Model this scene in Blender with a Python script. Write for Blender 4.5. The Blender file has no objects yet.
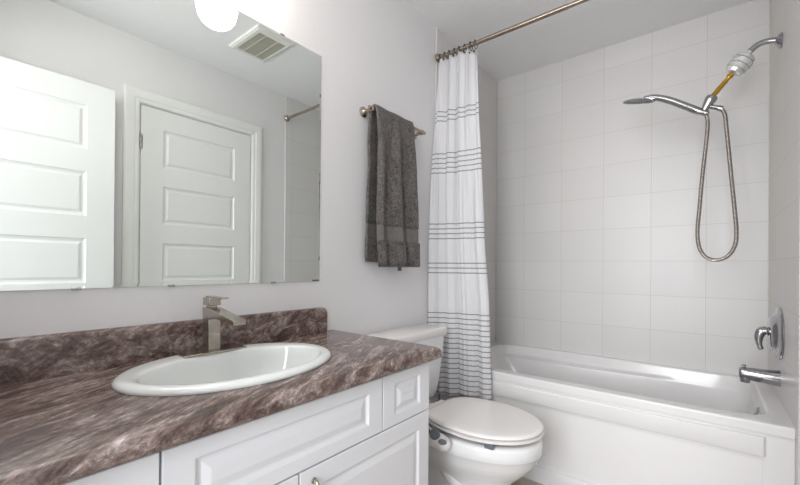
import bpy, bmesh, math
from mathutils import Vector, Matrix, noise
import random
random.seed(4)
PI = math.pi
S = bpy.context.scene
COL = S.collection

# ------------------------------------------------------------------ camera
ZUP = 0.065                                   # height of the measuring origin above the floor
YAW, PITCH, ROLL = math.radians(38.83), math.radians(0.156), math.radians(0.453)
cd = bpy.data.cameras.new('camera')
cam = bpy.data.objects.new('camera', cd)
COL.objects.link(cam)
S.camera = cam
cd.sensor_width = 36.0
cd.lens = 36.0 * 381.9 / 800.0
cd.shift_y = 22.95 / 800.0
cd.clip_start = 0.02
r_ = Vector((math.cos(YAW), math.sin(YAW), 0))
f_ = Vector((-math.sin(YAW), math.cos(YAW), 0))
u_ = Vector((0, 0, 1))
fw = f_ * math.cos(PITCH) + u_ * math.sin(PITCH)
up = u_ * math.cos(PITCH) - f_ * math.sin(PITCH)
R2 = r_ * math.cos(ROLL) + up * math.sin(ROLL)
U2 = -r_ * math.sin(ROLL) + up * math.cos(ROLL)
m = Matrix((R2, U2, -fw)).transposed().to_4x4()
m.translation = Vector((1.275, 0.0, 1.02 + ZUP))
cam.matrix_world = m

# ------------------------------------------------------------------ world, lights, exposure
W = bpy.data.worlds.new('world')
S.world = W
W.use_nodes = True
W.node_tree.nodes['Background'].inputs[0].default_value = (0.93, 0.96, 1.0, 1)
W.node_tree.nodes['Background'].inputs[1].default_value = 1.0
S.view_settings.view_transform = 'Standard'
S.view_settings.look = 'None'
S.view_settings.gamma = 1.0
S.view_settings.use_curve_mapping = False
S.view_settings.exposure = 0.30

def area(name, loc, target, sx, sy, power, color):
    l = bpy.data.lights.new(name, 'AREA')
    l.shape = 'RECTANGLE'; l.size = sx; l.size_y = sy; l.energy = power; l.color = color
    o = bpy.data.objects.new(name, l); COL.objects.link(o)
    o.location = loc
    o.rotation_euler = (Vector(target) - Vector(loc)).to_track_quat('-Z', 'Y').to_euler()
    return o
# daylight coming in from the hall through the open doorway
area('hall_daylight', (1.12, -1.55, 1.55 + ZUP), (0.8, 2.2, 1.35 + ZUP), 1.15, 1.9, 72, (0.95, 0.97, 1.0))
# added fill under the ceiling by the doorway, brightens the far and high surfaces
area('fill_light', (0.55, 0.30, 2.41 + ZUP), (0.75, 1.9, 1.0 + ZUP), 0.9, 0.6, 8, (1.0, 0.99, 0.97))

# ------------------------------------------------------------------ materials
def mat(name):
    mt = bpy.data.materials.new(name); mt.use_nodes = True
    nt = mt.node_tree
    return mt, nt, nt.nodes['Principled BSDF']
def N(nt, typ, **kw):
    n = nt.nodes.new(typ)
    for k, v in kw.items(): setattr(n, k, v)
    return n
def L(nt, a, b): nt.links.new(a, b)
def coords(nt, kind='Object', scale=(1, 1, 1), rot=(0, 0, 0), loc=(0, 0, 0)):
    tc = N(nt, 'ShaderNodeTexCoord'); mp = N(nt, 'ShaderNodeMapping')
    mp.inputs['Scale'].default_value = scale; mp.inputs['Rotation'].default_value = rot; mp.inputs['Location'].default_value = loc
    L(nt, tc.outputs[kind], mp.inputs[0]); return mp.outputs[0]
def nz(nt, vec, scale, detail=4, rough=0.5, dist=0.0):
    n = N(nt, 'ShaderNodeTexNoise'); L(nt, vec, n.inputs['Vector'])
    n.inputs['Scale'].default_value = scale; n.inputs['Detail'].default_value = detail
    n.inputs['Roughness'].default_value = rough; n.inputs['Distortion'].default_value = dist
    return n.outputs['Fac']
def ramp(nt, fac, stops):
    r = N(nt, 'ShaderNodeValToRGB'); L(nt, fac, r.inputs[0])
    e = r.color_ramp.elements
    while len(e) < len(stops): e.new(0.5)
    for i, (p, c) in enumerate(stops):
        e[i].position = p; e[i].color = (*c, 1) if len(c) == 3 else c
    return r.outputs[0]
def bump(nt, b, h, strength, dist):
    n = N(nt, 'ShaderNodeBump'); n.inputs['Strength'].default_value = strength; n.inputs['Distance'].default_value = dist
    L(nt, h, n.inputs['Height']); L(nt, n.outputs[0], b.inputs['Normal'])
def simple(name, col, rough=0.5, metal=0.0, coat=0.0, nscale=0, nstr=0.0, nd=0.001, var=0.03):
    mt, nt, b = mat(name)
    v = coords(nt)
    f = nz(nt, v, nscale or 6, 3)
    c0 = tuple(max(0, x * (1 - var)) for x in col); c1 = tuple(min(1, x * (1 + var)) for x in col)
    L(nt, ramp(nt, f, [(0.3, c0), (0.7, c1)]), b.inputs['Base Color'])
    b.inputs['Roughness'].default_value = rough; b.inputs['Metallic'].default_value = metal
    b.inputs['Coat Weight'].default_value = coat; b.inputs['Coat Roughness'].default_value = 0.05
    if nstr: bump(nt, b, f, nstr, nd)
    return mt

M = {}
M['paint'] = simple('wall_paint', (0.775, 0.765, 0.775), 0.55, nscale=60, nstr=0.05, nd=0.0005, var=0.008)
M['ceiling'] = simple('ceiling_paint', (0.86, 0.86, 0.865), 0.5, nscale=30, nstr=0.25, nd=0.002, var=0.01)
M['doorpaint'] = simple('door_paint', (0.82, 0.825, 0.82), 0.38, var=0.006)
M['trim'] = simple('trim_paint', (0.84, 0.84, 0.83), 0.35, var=0.006)
M['cabinet'] = simple('thermofoil_white', (0.74, 0.74, 0.765), 0.33, var=0.006)
M['porcelain'] = simple('white_porcelain', (0.83, 0.83, 0.835), 0.09, coat=0.4, var=0.004)
M['sinkwhite'] = simple('sink_porcelain', (0.79, 0.81, 0.80), 0.07, coat=0.5, var=0.004)
M['plastic'] = simple('seat_plastic', (0.82, 0.79, 0.775), 0.22, var=0.005)
M['acrylic'] = simple('tub_acrylic', (0.75, 0.738, 0.735), 0.2, coat=0.15, var=0.006)
M['chrome'] = simple('chrome', (0.44, 0.44, 0.45), 0.13, metal=1, nscale=40, var=0.12)
M['nickel'] = simple('brushed_nickel', (0.46, 0.42, 0.37), 0.17, metal=1, nscale=60, var=0.1)
M['bronze'] = simple('rod_nickel', (0.42, 0.35, 0.29), 0.25, metal=1, nscale=30, var=0.1)
M['brass'] = simple('brass', (0.62, 0.36, 0.05), 0.25, metal=1, nscale=60, var=0.12)
M['dark'] = simple('dark_gap', (0.05, 0.045, 0.04), 0.6)
M['hookdark'] = simple('dark_bronze', (0.12, 0.10, 0.085), 0.35, metal=0.8)
M['greyplastic'] = simple('grey_plastic', (0.14, 0.16, 0.18), 0.25)
M['caulk'] = simple('caulk', (0.62, 0.57, 0.48), 0.6, nscale=40, var=0.12)
M['ventw'] = simple('vent_plastic', (0.74, 0.74, 0.70), 0.45)
M['slat'] = simple('vent_slat', (0.60, 0.59, 0.50), 0.5)

def tile_mat(name, au, av, ou, ov):
    mt, nt, b = mat(name)
    tc = N(nt, 'ShaderNodeTexCoord'); sp = N(nt, 'ShaderNodeSeparateXYZ'); L(nt, tc.outputs['Object'], sp.inputs[0])
    cb = N(nt, 'ShaderNodeCombineXYZ')
    for k, (ax, off) in enumerate(((au, ou), (av, ov))):
        ad = N(nt, 'ShaderNodeMath', operation='ADD'); L(nt, sp.outputs[ax], ad.inputs[0]); ad.inputs[1].default_value = -off + 10 * (0.2607 if k == 0 else 0.2071)
        L(nt, ad.outputs[0], cb.inputs[k])
    br = N(nt, 'ShaderNodeTexBrick', offset=0.0, squash=1.0); br.offset_frequency = 1
    L(nt, cb.outputs[0], br.inputs['Vector'])
    br.inputs['Scale'].default_value = 1.0; br.inputs['Brick Width'].default_value = 0.2607; br.inputs['Row Height'].default_value = 0.2071
    br.inputs['Mortar Size'].default_value = 0.0013; br.inputs['Mortar Smooth'].default_value = 0.3; br.inputs['Bias'].default_value = 0
    br.inputs['Color1'].default_value = (0.675, 0.66, 0.648, 1); br.inputs['Color2'].default_value = (0.70, 0.685, 0.672, 1)
    br.inputs['Mortar'].default_value = (0.54, 0.52, 0.48, 1)
    v = coords(nt, scale=(1, 1, 1))
    # fine linen pressed into the glaze
    st = N(nt, 'ShaderNodeTexWave', wave_type='BANDS', bands_direction='X' if au == 'X' else 'Y')
    L(nt, tc.outputs['Object'], st.inputs['Vector']); st.inputs['Scale'].default_value = 28; st.inputs['Distortion'].default_value = 2.5; st.inputs['Detail'].default_value = 3
    mx = N(nt, 'ShaderNodeMixRGB', blend_type='MULTIPLY'); mx.inputs[0].default_value = 1
    L(nt, br.outputs['Color'], mx.inputs[1])
    L(nt, ramp(nt, st.outputs['Fac'], [(0.0, (0.965, 0.965, 0.97)), (1.0, (1, 1, 1))]), mx.inputs[2])
    L(nt, mx.outputs[0], b.inputs['Base Color'])
    b.inputs['Roughness'].default_value = 0.38
    iv = N(nt, 'ShaderNodeMath', operation='MULTIPLY_ADD'); L(nt, br.outputs['Fac'], iv.inputs[0]); iv.inputs[1].default_value = -1.0
    L(nt, nz(nt, v, 9, 3), iv.inputs[2])
    bump(nt, b, iv.outputs[0], 0.28, 0.0022)
    return mt
M['tile_back'] = tile_mat('tile_back', 'X', 'Z', 0.226, 1.0646)
M['tile_side'] = tile_mat('tile_side', 'Y', 'Z', 2.754, 1.0646)

def counter_mat():
    mt, nt, b = mat('brown_marbled_laminate')
    def rs(rot, sc):
        v0 = coords(nt, rot=tuple(math.radians(r) for r in rot))
        mp = N(nt, 'ShaderNodeMapping'); mp.inputs['Scale'].default_value = sc; L(nt, v0, mp.inputs[0]); return mp.outputs[0]
    f1 = nz(nt, rs((-16, 0, -27), (11, 1.0, 9)), 3.2, 10, 0.66, 0.9)
    f2 = nz(nt, rs((-20, 0, -36), (22, 1.3, 18)), 6.0, 10, 0.72, 0.6)
    f3 = nz(nt, coords(nt, scale=(1, .7, 1)), 150, 3, 0.65)
    base = ramp(nt, f1, [(0.30, (0.058, 0.038, 0.035)), (0.42, (0.115, 0.074, 0.064)), (0.50, (0.19, 0.135, 0.118)), (0.58, (0.29, 0.225, 0.205)), (0.66, (0.42, 0.36, 0.345)), (0.74, (0.17, 0.105, 0.088))])
    vein = ramp(nt, f2, [(0.36, (0.40, 0.385, 0.38)), (0.47, (0.74, 0.72, 0.71)), (0.55, (1.0, 1.0, 1.0)), (0.64, (1.75, 1.75, 1.78))])
    m1 = N(nt, 'ShaderNodeMixRGB', blend_type='MULTIPLY'); m1.inputs[0].default_value = 0.78
    L(nt, base, m1.inputs[1]); L(nt, vein, m1.inputs[2])
    m2 = N(nt, 'ShaderNodeMixRGB', blend_type='MULTIPLY'); m2.inputs[0].default_value = 0.8
    L(nt, m1.outputs[0], m2.inputs[1]); L(nt, ramp(nt, f3, [(0.3, (0.65, 0.65, 0.65)), (0.7, (1.4, 1.4, 1.4))]), m2.inputs[2])
    L(nt, m2.outputs[0], b.inputs['Base Color'])
    b.inputs['Roughness'].default_value = 0.2
    bump(nt, b, f3, 0.06, 0.0006)
    return mt
M['counter'] = counter_mat()

def floor_mat():
    mt, nt, b = mat('floor_tile')
    br = N(nt, 'ShaderNodeTexBrick', offset=0.0); L(nt, coords(nt), br.inputs['Vector'])
    br.inputs['Scale'].default_value = 1; br.inputs['Brick Width'].default_value = 0.305; br.inputs['Row Height'].default_value = 0.305
    br.inputs['Mortar Size'].default_value = 0.003
    br.inputs['Color1'].default_value = (0.47, 0.41, 0.34, 1); br.inputs['Color2'].default_value = (0.44, 0.385, 0.32, 1); br.inputs['Mortar'].default_value = (0.3, 0.26, 0.22, 1)
    mx = N(nt, 'ShaderNodeMixRGB', blend_type='MULTIPLY'); mx.inputs[0].default_value = 0.8
    L(nt, br.outputs['Color'], mx.inputs[1]); L(nt, ramp(nt, nz(nt, coords(nt), 11, 8, 0.65), [(0.3, (0.7, 0.7, 0.7)), (0.7, (1.2, 1.2, 1.2))]), mx.inputs[2])
    L(nt, mx.outputs[0], b.inputs['Base Color']); b.inputs['Roughness'].default_value = 0.35
    return mt
M['floor'] = floor_mat()

def mirror_mat():
    mt, nt, b = mat('mirror_silver')
    f = nz(nt, coords(nt), 1.5, 2)
    L(nt, ramp(nt, f, [(0, (0.865, 0.91, 0.885)), (1, (0.885, 0.925, 0.90))]), b.inputs['Base Color'])
    b.inputs['Metallic'].default_value = 1; b.inputs['Roughness'].default_value = 0.0
    return mt
M['mirror'] = mirror_mat()

def towel_mat(name, c, lo=0.6, hi=1.5, sc=170, bs=0.9):
    mt, nt, b = mat(name)
    f = nz(nt, coords(nt, scale=(1, 1, .8)), sc, 4, 0.75)
    g = nz(nt, coords(nt), 22, 4, 0.6)
    mm = N(nt, 'ShaderNodeMath', operation='MULTIPLY_ADD'); L(nt, g, mm.inputs[0]); mm.inputs[1].default_value = 0.35; L(nt, f, mm.inputs[2])
    L(nt, ramp(nt, mm.outputs[0], [(0.45, tuple(x * lo for x in c)), (0.95, tuple(x * hi for x in c))]), b.inputs['Base Color'])
    b.inputs['Roughness'].default_value = 0.95
    b.inputs['Sheen Weight'].default_value = 0.12; b.inputs['Sheen Roughness'].default_value = 0.5
    bump(nt, b, f, bs, 0.004)
    return mt
M['towel'] = towel_mat('towel_terry', (0.080, 0.072, 0.068), 0.15, 2.9, 115, 1.0)
M['towelband'] = towel_mat('towel_band', (0.15, 0.138, 0.132), 0.85, 1.15, 60, 0.2)

def curtain_mat():
    mt, nt, b = mat('striped_curtain')
    tc = N(nt, 'ShaderNodeTexCoord'); sp = N(nt, 'ShaderNodeSeparateXYZ'); L(nt, tc.outputs['UV'], sp.inputs[0])
    zs = sp.outputs['Y']                                   # UV.y stores the height along the cloth
    tot = None
    def op(o, a, b_=None, c=None):
        n = N(nt, 'ShaderNodeMath', operation=o)
        for i, x in enumerate((a, b_, c)):
            if x is None: continue
            if isinstance(x, (int, float)): n.inputs[i].default_value = x
            else: L(nt, x, n.inputs[i])
        return n.outputs[0]
    for top, cnt in ((1.925, 3), (1.675, 5), (1.266, 4), (1.041, 3), (0.757, 17)):
        st = 0.0283 if cnt != 3 else 0.0275
        d = op('DIVIDE', op('SUBTRACT', top, zs), st)       # stripe index
        k = op('ROUND', d)
        near = op('LESS_THAN', op('MULTIPLY', op('ABSOLUTE', op('SUBTRACT', d, k)), st), 0.0027)
        ok = op('MULTIPLY', op('GREATER_THAN', k, -0.5), op('LESS_THAN', k, cnt - 0.5))
        v = op('MULTIPLY', near, ok)
        tot = v if tot is None else op('MAXIMUM', tot, v)
    brk = nz(nt, coords(nt, 'UV', scale=(60, 400, 1)), 6, 2)
    fac = op('MULTIPLY', tot, op('MULTIPLY_ADD', brk, 0.5, 0.55))
    mx = N(nt, 'ShaderNodeMixRGB'); L(nt, fac, mx.inputs[0])
    mx.inputs[1].default_value = (0.87, 0.87, 0.885, 1); mx.inputs[2].default_value = (0.17, 0.165, 0.18, 1)
    L(nt, mx.outputs[0], b.inputs['Base Color']); b.inputs['Roughness'].default_value = 0.8
    tr = N(nt, 'ShaderNodeBsdfTranslucent'); L(nt, mx.outputs[0], tr.inputs[0])
    ms = N(nt, 'ShaderNodeMixShader'); ms.inputs[0].default_value = 0.3
    out = nt.nodes['Material Output']
    L(nt, b.outputs[0], ms.inputs[1]); L(nt, tr.outputs[0], ms.inputs[2]); L(nt, ms.outputs[0], out.inputs[0])
    bump(nt, b, nz(nt, coords(nt, 'UV', scale=(1, 1, 1)), 260, 2), 0.08, 0.0006)
    return mt
M['curtain'] = curtain_mat()

def glass_shade_mat():
    mt, nt, b = mat('opal_glass_lit')
    b.inputs['Base Color'].default_value = (0.95, 0.93, 0.9, 1)
    f = nz(nt, coords(nt), 8, 2)
    L(nt, ramp(nt, f, [(0.2, (1.0, 0.90, 0.82)), (0.8, (1.0, 0.93, 0.86))]), b.inputs['Emission Color'])
    b.inputs['Emission Strength'].default_value = 7.0
    return mt
M['shade'] = glass_shade_mat()

def hose_mat():
    mt, nt, b = mat('metal_hose')
    w = N(nt, 'ShaderNodeTexWave', wave_type='BANDS', bands_direction='Z'); L(nt, coords(nt), w.inputs['Vector'])
    w.inputs['Scale'].default_value = 55; w.inputs['Distortion'].default_value = 0
    L(nt, ramp(nt, w.outputs['Fac'], [(0.2, (0.20, 0.165, 0.14)), (0.6, (0.62, 0.58, 0.54))]), b.inputs['Base Color'])
    b.inputs['Metallic'].default_value = 1; b.inputs['Roughness'].default_value = 0.27
    bump(nt, b, w.outputs['Fac'], 0.6, 0.002)
    return mt
M['hose'] = hose_mat()

def filter_mat():
    mt, nt, b = mat('filter_chrome_clear')
    f = nz(nt, coords(nt, scale=(1, 1, 1)), 45, 3)
    L(nt, ramp(nt, f, [(0.35, (0.60, 0.60, 0.60)), (0.65, (0.85, 0.86, 0.86))]), b.inputs['Base Color'])
    b.inputs['Metallic'].default_value = 0.55; b.inputs['Roughness'].default_value = 0.14; b.inputs['Coat Weight'].default_value = 0.6
    return mt
M['filter'] = filter_mat()

# ------------------------------------------------------------------ helpers
ORIG = {}
def mk(name, bm, material, parent=None, smooth=False, angle=None, bevel=0.0, bseg=2, recalc=True, flat=False):
    if recalc: bmesh.ops.recalc_face_normals(bm, faces=bm.faces[:])
    me = bpy.data.meshes.new(name)
    if parent is not None:
        off = ORIG[parent.name]
        bmesh.ops.translate(bm, verts=bm.verts[:], vec=-off)
    bm.to_mesh(me); bm.free()
    o = bpy.data.objects.new(name, me); COL.objects.link(o)
    me.materials.append(material)
    if parent is not None: o.parent = parent; ORIG[o.name] = ORIG[parent.name].copy()
    else: ORIG[o.name] = Vector((0, 0, 0))
    if smooth:
        for p in me.polygons: p.use_smooth = True
        if angle:
            try: me.set_sharp_from_angle(angle=math.radians(angle))
            except Exception: pass
    if bevel:
        b = o.modifiers.new('bevel', 'BEVEL'); b.width = bevel; b.segments = bseg; b.limit_method = 'ANGLE'; b.angle_limit = math.radians(40)
        for p in me.polygons: p.use_smooth = not flat
        try:
            if not flat: me.set_sharp_from_angle(angle=math.radians(35))
        except Exception: pass
    return o
def thing(name, label, cat, loc, group=None):
    o = bpy.data.objects.new(name, None); COL.objects.link(o)
    o.empty_display_size = 0.05
    o.location = loc; ORIG[o.name] = Vector(loc)
    o['label'] = label; o['category'] = cat
    if group: o['group'] = group
    return o
def tag(o, label, cat, group=None):
    o['label'] = label; o['category'] = cat
    if group: o['group'] = group
    return o
def struct(o): o['kind'] = 'structure'; return o
def box(bm, a, b):
    vs = [bm.verts.new((x, y, z)) for z in (a[2], b[2]) for y in (a[1], b[1]) for x in (a[0], b[0])]
    for f in ((0, 2, 3, 1), (4, 5, 7, 6), (0, 1, 5, 4), (2, 6, 7, 3), (0, 4, 6, 2), (1, 3, 7, 5)): bm.faces.new([vs[i] for i in f])
    return bm
def bx(a, b): return box(bmesh.new(), a, b)
def loft(bm, rings, cap0=True, cap1=True, closed=True):
    R = [[bm.verts.new(p) for p in r] for r in rings]
    n = len(R[0])
    for i in range(len(R) - 1):
        for j in range(n if closed else n - 1):
            k = (j + 1) % n
            bm.faces.new((R[i][j], R[i][k], R[i + 1][k], R[i + 1][j]))
    if cap0: bm.faces.new(R[0][::-1])
    if cap1: bm.faces.new(R[-1])
    return R
def frame(d):
    d = d.normalized()
    a = Vector((0, 0, 1)) if abs(d.z) < 0.9 else Vector((0, 1, 0))
    s = d.cross(a).normalized(); return s, s.cross(d).normalized()
def tube(bm, pts, rad, n=16, cap=True):
    pts = [Vector(p) for p in pts]
    if not hasattr(rad, '__len__'): rad = [rad] * len(pts)
    rings = []; s = None
    for i, p in enumerate(pts):
        d = (pts[min(i + 1, len(pts) - 1)] - pts[max(i - 1, 0)]).normalized()
        if s is None: s, t = frame(d)
        else:
            s = (s - d * s.dot(d)).normalized(); t = s.cross(d)
        rings.append([p + (s * math.cos(2 * PI * k / n) + t * math.sin(2 * PI * k / n)) * rad[i] for k in range(n)])
    loft(bm, rings, cap, cap); return bm
def lathe(bm, c, axis, prof, n=32, sy=1.0, sdir=None):
    """prof: (distance along axis, radius); optional squash sy along the frame's second direction"""
    c = Vector(c); ax = Vector(axis).normalized()
    if sdir is None: s, t = frame(ax)
    else: t = Vector(sdir); s = t.cross(ax)
    loft(bm, [[c + ax * d + (s * math.cos(2 * PI * k / n) * sy + t * math.sin(2 * PI * k / n)) * r for k in range(n)] for d, r in prof]); return bm
def spline(P, n=8):
    P = [Vector(p) for p in P]; out = []
    for i in range(len(P) - 1):
        a = P[max(i - 1, 0)]; b = P[i]; c = P[i + 1]; d = P[min(i + 2, len(P) - 1)]
        for k in range(n):
            t = k / n
            out.append(0.5 * ((2 * b) + (c - a) * t + (2 * a - 5 * b + 4 * c - d) * t * t + (3 * b - a - 3 * c + d) * t ** 3))
    out.append(P[-1]); return out
def slab(o, u, v, w, U, V, T, panels, steps):
    """flat slab, face grid cut at U x V; cells listed in panels get stepped insets"""
    o, u, v, w = map(Vector, (o, u, v, w))
    bm = bmesh.new()
    nu, nv = len(U), len(V)
    F = [[bm.verts.new(o + u * a + v * b) for a in U] for b in V]
    B = [[bm.verts.new(o + u * a + v * b - w * T) for a in U] for b in V]
    pf = []
    for j in range(nv - 1):
        for i in range(nu - 1):
            f = bm.faces.new((F[j][i], F[j][i + 1], F[j + 1][i + 1], F[j + 1][i]))
            if (i, j) in panels: pf.append(f)
            bm.faces.new((B[j][i], B[j + 1][i], B[j + 1][i + 1], B[j][i + 1]))
    for i in range(nu - 1):
        bm.faces.new((F[0][i], B[0][i], B[0][i + 1], F[0][i + 1])); bm.faces.new((F[-1][i], F[-1][i + 1], B[-1][i + 1], B[-1][i]))
    for j in range(nv - 1):
        bm.faces.new((F[j][0], F[j + 1][0], B[j + 1][0], B[j][0])); bm.faces.new((F[j][-1], B[j][-1], B[j + 1][-1], F[j + 1][-1]))
    bmesh.ops.recalc_face_normals(bm, faces=bm.faces[:])
    for th, dp in steps: bmesh.ops.inset_individual(bm, faces=pf, thickness=th, depth=dp, use_even_offset=True)
    return bm
def interp(x, xs, ys):
    if x <= xs[0]: return ys[0]
    for i in range(len(xs) - 1):
        if x <= xs[i + 1]: return ys[i] + (ys[i + 1] - ys[i]) * (x - xs[i]) / (xs[i + 1] - xs[i])
    return ys[-1]

# ------------------------------------------------------------------ room shell
FZ = -ZUP; CZ = 2.452; RX = 1.532; YB = 2.762; Y0 = -0.07
struct(mk('floor', bx((-0.15, -0.19, FZ - 0.1), (RX + 0.15, YB + 0.15, FZ)), M['floor']))
struct(mk('ceiling', bx((-0.15, -0.19, CZ), (RX + 0.15, YB + 0.15, CZ + 0.1)), M['ceiling']))
struct(mk('wall_left', bx((-0.12, -0.19, FZ), (0, YB + 0.12, CZ)), M['paint']))
struct(mk('wall_back', bx((0, YB, FZ), (RX, YB + 0.12, CZ)), M['paint']))
# right wall with the closet door's opening
bm = bmesh.new()
DY0, DY1, DZ = 0.846, 1.597, 2.038
box(bm, (RX, -0.19, FZ), (RX + 0.12, DY0 - 0.015, CZ)); box(bm, (RX, DY1 + 0.015, FZ), (RX + 0.12, YB + 0.12, CZ))
box(bm, (RX, DY0 - 0.015, DZ + 0.015), (RX + 0.12, DY1 + 0.015, CZ))
struct(mk('wall_right', bm, M['paint']))
# rear wall with the entry doorway the camera looks through
bm = bmesh.new()
EX0, EX1 = 0.68, 1.462
box(bm, (0, Y0 - 0.12, FZ), (EX0 - 0.02, Y0, CZ)); box(bm, (EX1 + 0.02, Y0 - 0.12, FZ), (RX, Y0, CZ)); box(bm, (EX0 - 0.02, Y0 - 0.12, 2.06), (EX1 + 0.02, Y0, CZ))
struct(mk('wall_rear', bm, M['paint']))
bm = bmesh.new()
box(bm, (EX0 - 0.02, Y0 - 0.12, FZ), (EX0, Y0, 2.04)); box(bm, (EX1, Y0 - 0.12, FZ), (EX1 + 0.02, Y0, 2.04)); box(bm, (EX0 - 0.02, Y0 - 0.12, 2.04), (EX1 + 0.02, Y0, 2.06))
struct(mk('trim_1', bm, M['trim']))
# tiled surround
struct(mk('wall_tile_back', bx((0.008, YB - 0.008, 0.40), (RX - 0.008, YB, CZ)), M['tile_back']))
struct(mk('wall_tile_left', bx((0, 1.908, 0.30), (0.008, YB, CZ)), M['tile_side'], bevel=0.0015))
struct(mk('wall_tile_right', bx((RX - 0.008, 1.908, FZ), (RX, YB, CZ)), M['tile_side'], bevel=0.0015))
bm = bmesh.new()
box(bm, (0.008, YB - 0.011, 0.441), (RX - 0.008, YB - 0.008, 0.447))
box(bm, (RX - 0.0115, YB - 0.0115, 0.45), (RX - 0.008, YB - 0.008, CZ)); box(bm, (0.008, YB - 0.0115, 0.45), (0.0105, YB - 0.008, CZ))
struct(mk('trim_2', bm, M['caulk']))
struct(mk('baseboard_left', bx((0, 1.10, FZ), (0.013, 1.905, FZ + 0.10)), M['trim'], bevel=0.003))
bm = bmesh.new(); box(bm, (RX - 0.013, -0.05, FZ), (RX, 0.77, FZ + 0.10)); box(bm, (RX - 0.013, 1.67, FZ), (RX, 1.9, FZ + 0.10))
struct(mk('baseboard_right', bm, M['trim'], bevel=0.003))

# closet door (closed, seen in the mirror)
def door_panels(w):
    U = [0, 0.130, w - 0.130, w]
    V = [0, 0.232]
    for k in range(5): V += [0.232 + k * 0.372 + 0.246, 0.232 + (k + 1) * 0.372] if k < 4 else [0.232 + k * 0.372 + 0.246]
    V.append(2.03 + ZUP)
    return U, V, {(1, 1 + 2 * k) for k in range(5)}
STEPS = [(0.004, -0.006), (0.010, -0.003), (0.006, 0.0), (0.012, 0.006)]
U, V, P = door_panels(DY1 - DY0)
dr = mk('door_1', slab((RX - 0.002, DY1 - 0.004, FZ + 0.004), (0, -1, 0), (0, 0, 1), (-1, 0, 0), [x * (DY1 - DY0 - 0.008) / (DY1 - DY0) for x in U], V, 0.035, P, STEPS), M['doorpaint'], bevel=0.0015, flat=True)
struct(dr)
for hz in (1.80, 0.84, 0.12):
    bm = bmesh.new(); tube(bm, [(RX - 0.009, DY0 + 0.001, hz - 0.045), (RX - 0.009, DY0 + 0.001, hz + 0.045)], 0.006, 12)
    box(bm, (RX - 0.006, DY0 - 0.012, hz - 0.043), (RX - 0.0015, DY0 + 0.012, hz + 0.043)); mk('hinge', bm, M['nickel'], dr)
# casing: stepped profile round the opening
def casing(y0, y1, z1, x, sgn=-1):
    bm = bmesh.new()
    prof = [(0.0, 0.0), (0.0, 0.010), (0.010, 0.013), (0.022, 0.013), (0.030, 0.017), (0.060, 0.019), (0.075, 0.017), (0.084, 0.012), (0.086, 0.0)]
    path = [(y0, FZ, -1, 0), (y0, z1, -1, 1), (y1, z1, 1, 1), (y1, FZ, 1, 0)]
    loft(bm, [[(x + sgn * d, py + sy * o, pz + sz * o) for o, d in prof] for py, pz, sy, sz in path])
    return bm
struct(mk('trim_3', casing(DY0 - 0.008, DY1 + 0.008, DZ + 0.006, RX), M['trim']))
bm = bmesh.new()
box(bm, (RX + 0.0, DY0 - 0.015, FZ), (RX + 0.12, DY0 - 0.002, DZ + 0.015)); box(bm, (RX, DY1 + 0.002, FZ), (RX + 0.12, DY1 + 0.015, DZ + 0.015)); box(bm, (RX, DY0 - 0.002, DZ + 0.001), (RX + 0.12, DY1 + 0.002, DZ + 0.015))
struct(mk('trim_4', bm, M['trim']))

# entry door swung open against the right wall
U, V, P = door_panels(0.755)
dr2 = mk('door_2', slab((1.435, 0.69, FZ + 0.006), (0, -1, 0), (0, 0, 1), (-1, 0, 0), U, V, 0.035, P, STEPS), M['doorpaint'], bevel=0.0015, flat=True)
struct(dr2)

# ------------------------------------------------------------------ vanity
CT = 0.741                                     # counter top height
VE = 1.093                                     # cabinet end
van = thing('vanity_cabinet', 'white vanity cabinet with raised panel drawers under the brown countertop', 'cabinet', (0.27, 0.5, FZ))
bm = bmesh.new()
for a_, b_ in (((0.004, -0.055, FZ + 0.09), (0.018, VE, CT - 0.038)), ((0.494, -0.055, FZ + 0.09), (0.512, VE, CT - 0.038)), ((0.018, -0.055, FZ + 0.09), (0.494, -0.037, CT - 0.038)), ((0.018, VE - 0.018, FZ + 0.09), (0.494, VE, CT - 0.038)), ((0.018, -0.037, FZ + 0.09), (0.494, VE - 0.018, FZ + 0.11))): box(bm, a_, b_)
box(bm, (0.004, -0.055, FZ), (0.46, VE - 0.005, FZ + 0.09))
mk('carcass', bm, M['cabinet'], van, bevel=0.001)
RP = [(0.002, -0.0010), (0.006, -0.0055), (0.006, 0.0), (0.016, 0.0055), (0.003, 0.0005)]
def front(name, y0, y1, z0, z1, m_u, m_v, extra=()):
    U = [0, m_u, y1 - y0 - m_u, y1 - y0]; V = [0, m_v, z1 - z0 - m_v, z1 - z0]
    return mk(name, slab((0.530, y0, z0), (0, 1, 0), (0, 0, 1), (1, 0, 0), U, V, 0.018, {(1, 1)}, list(RP) + list(extra)), M['cabinet'], van, bevel=0.0022, flat=True)
front('drawer_front', -0.05, 0.2595, 0.5335, 0.692, 0.055, 0.033)
front('drawer_front', 0.2635, 0.848, 0.5335, 0.692, 0.055, 0.033)
front('drawer_front', 0.852, VE - 0.002, 0.5335, 0.692, 0.052, 0.030, [(0.013, 0.0), (0.002, -0.002)])
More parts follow.
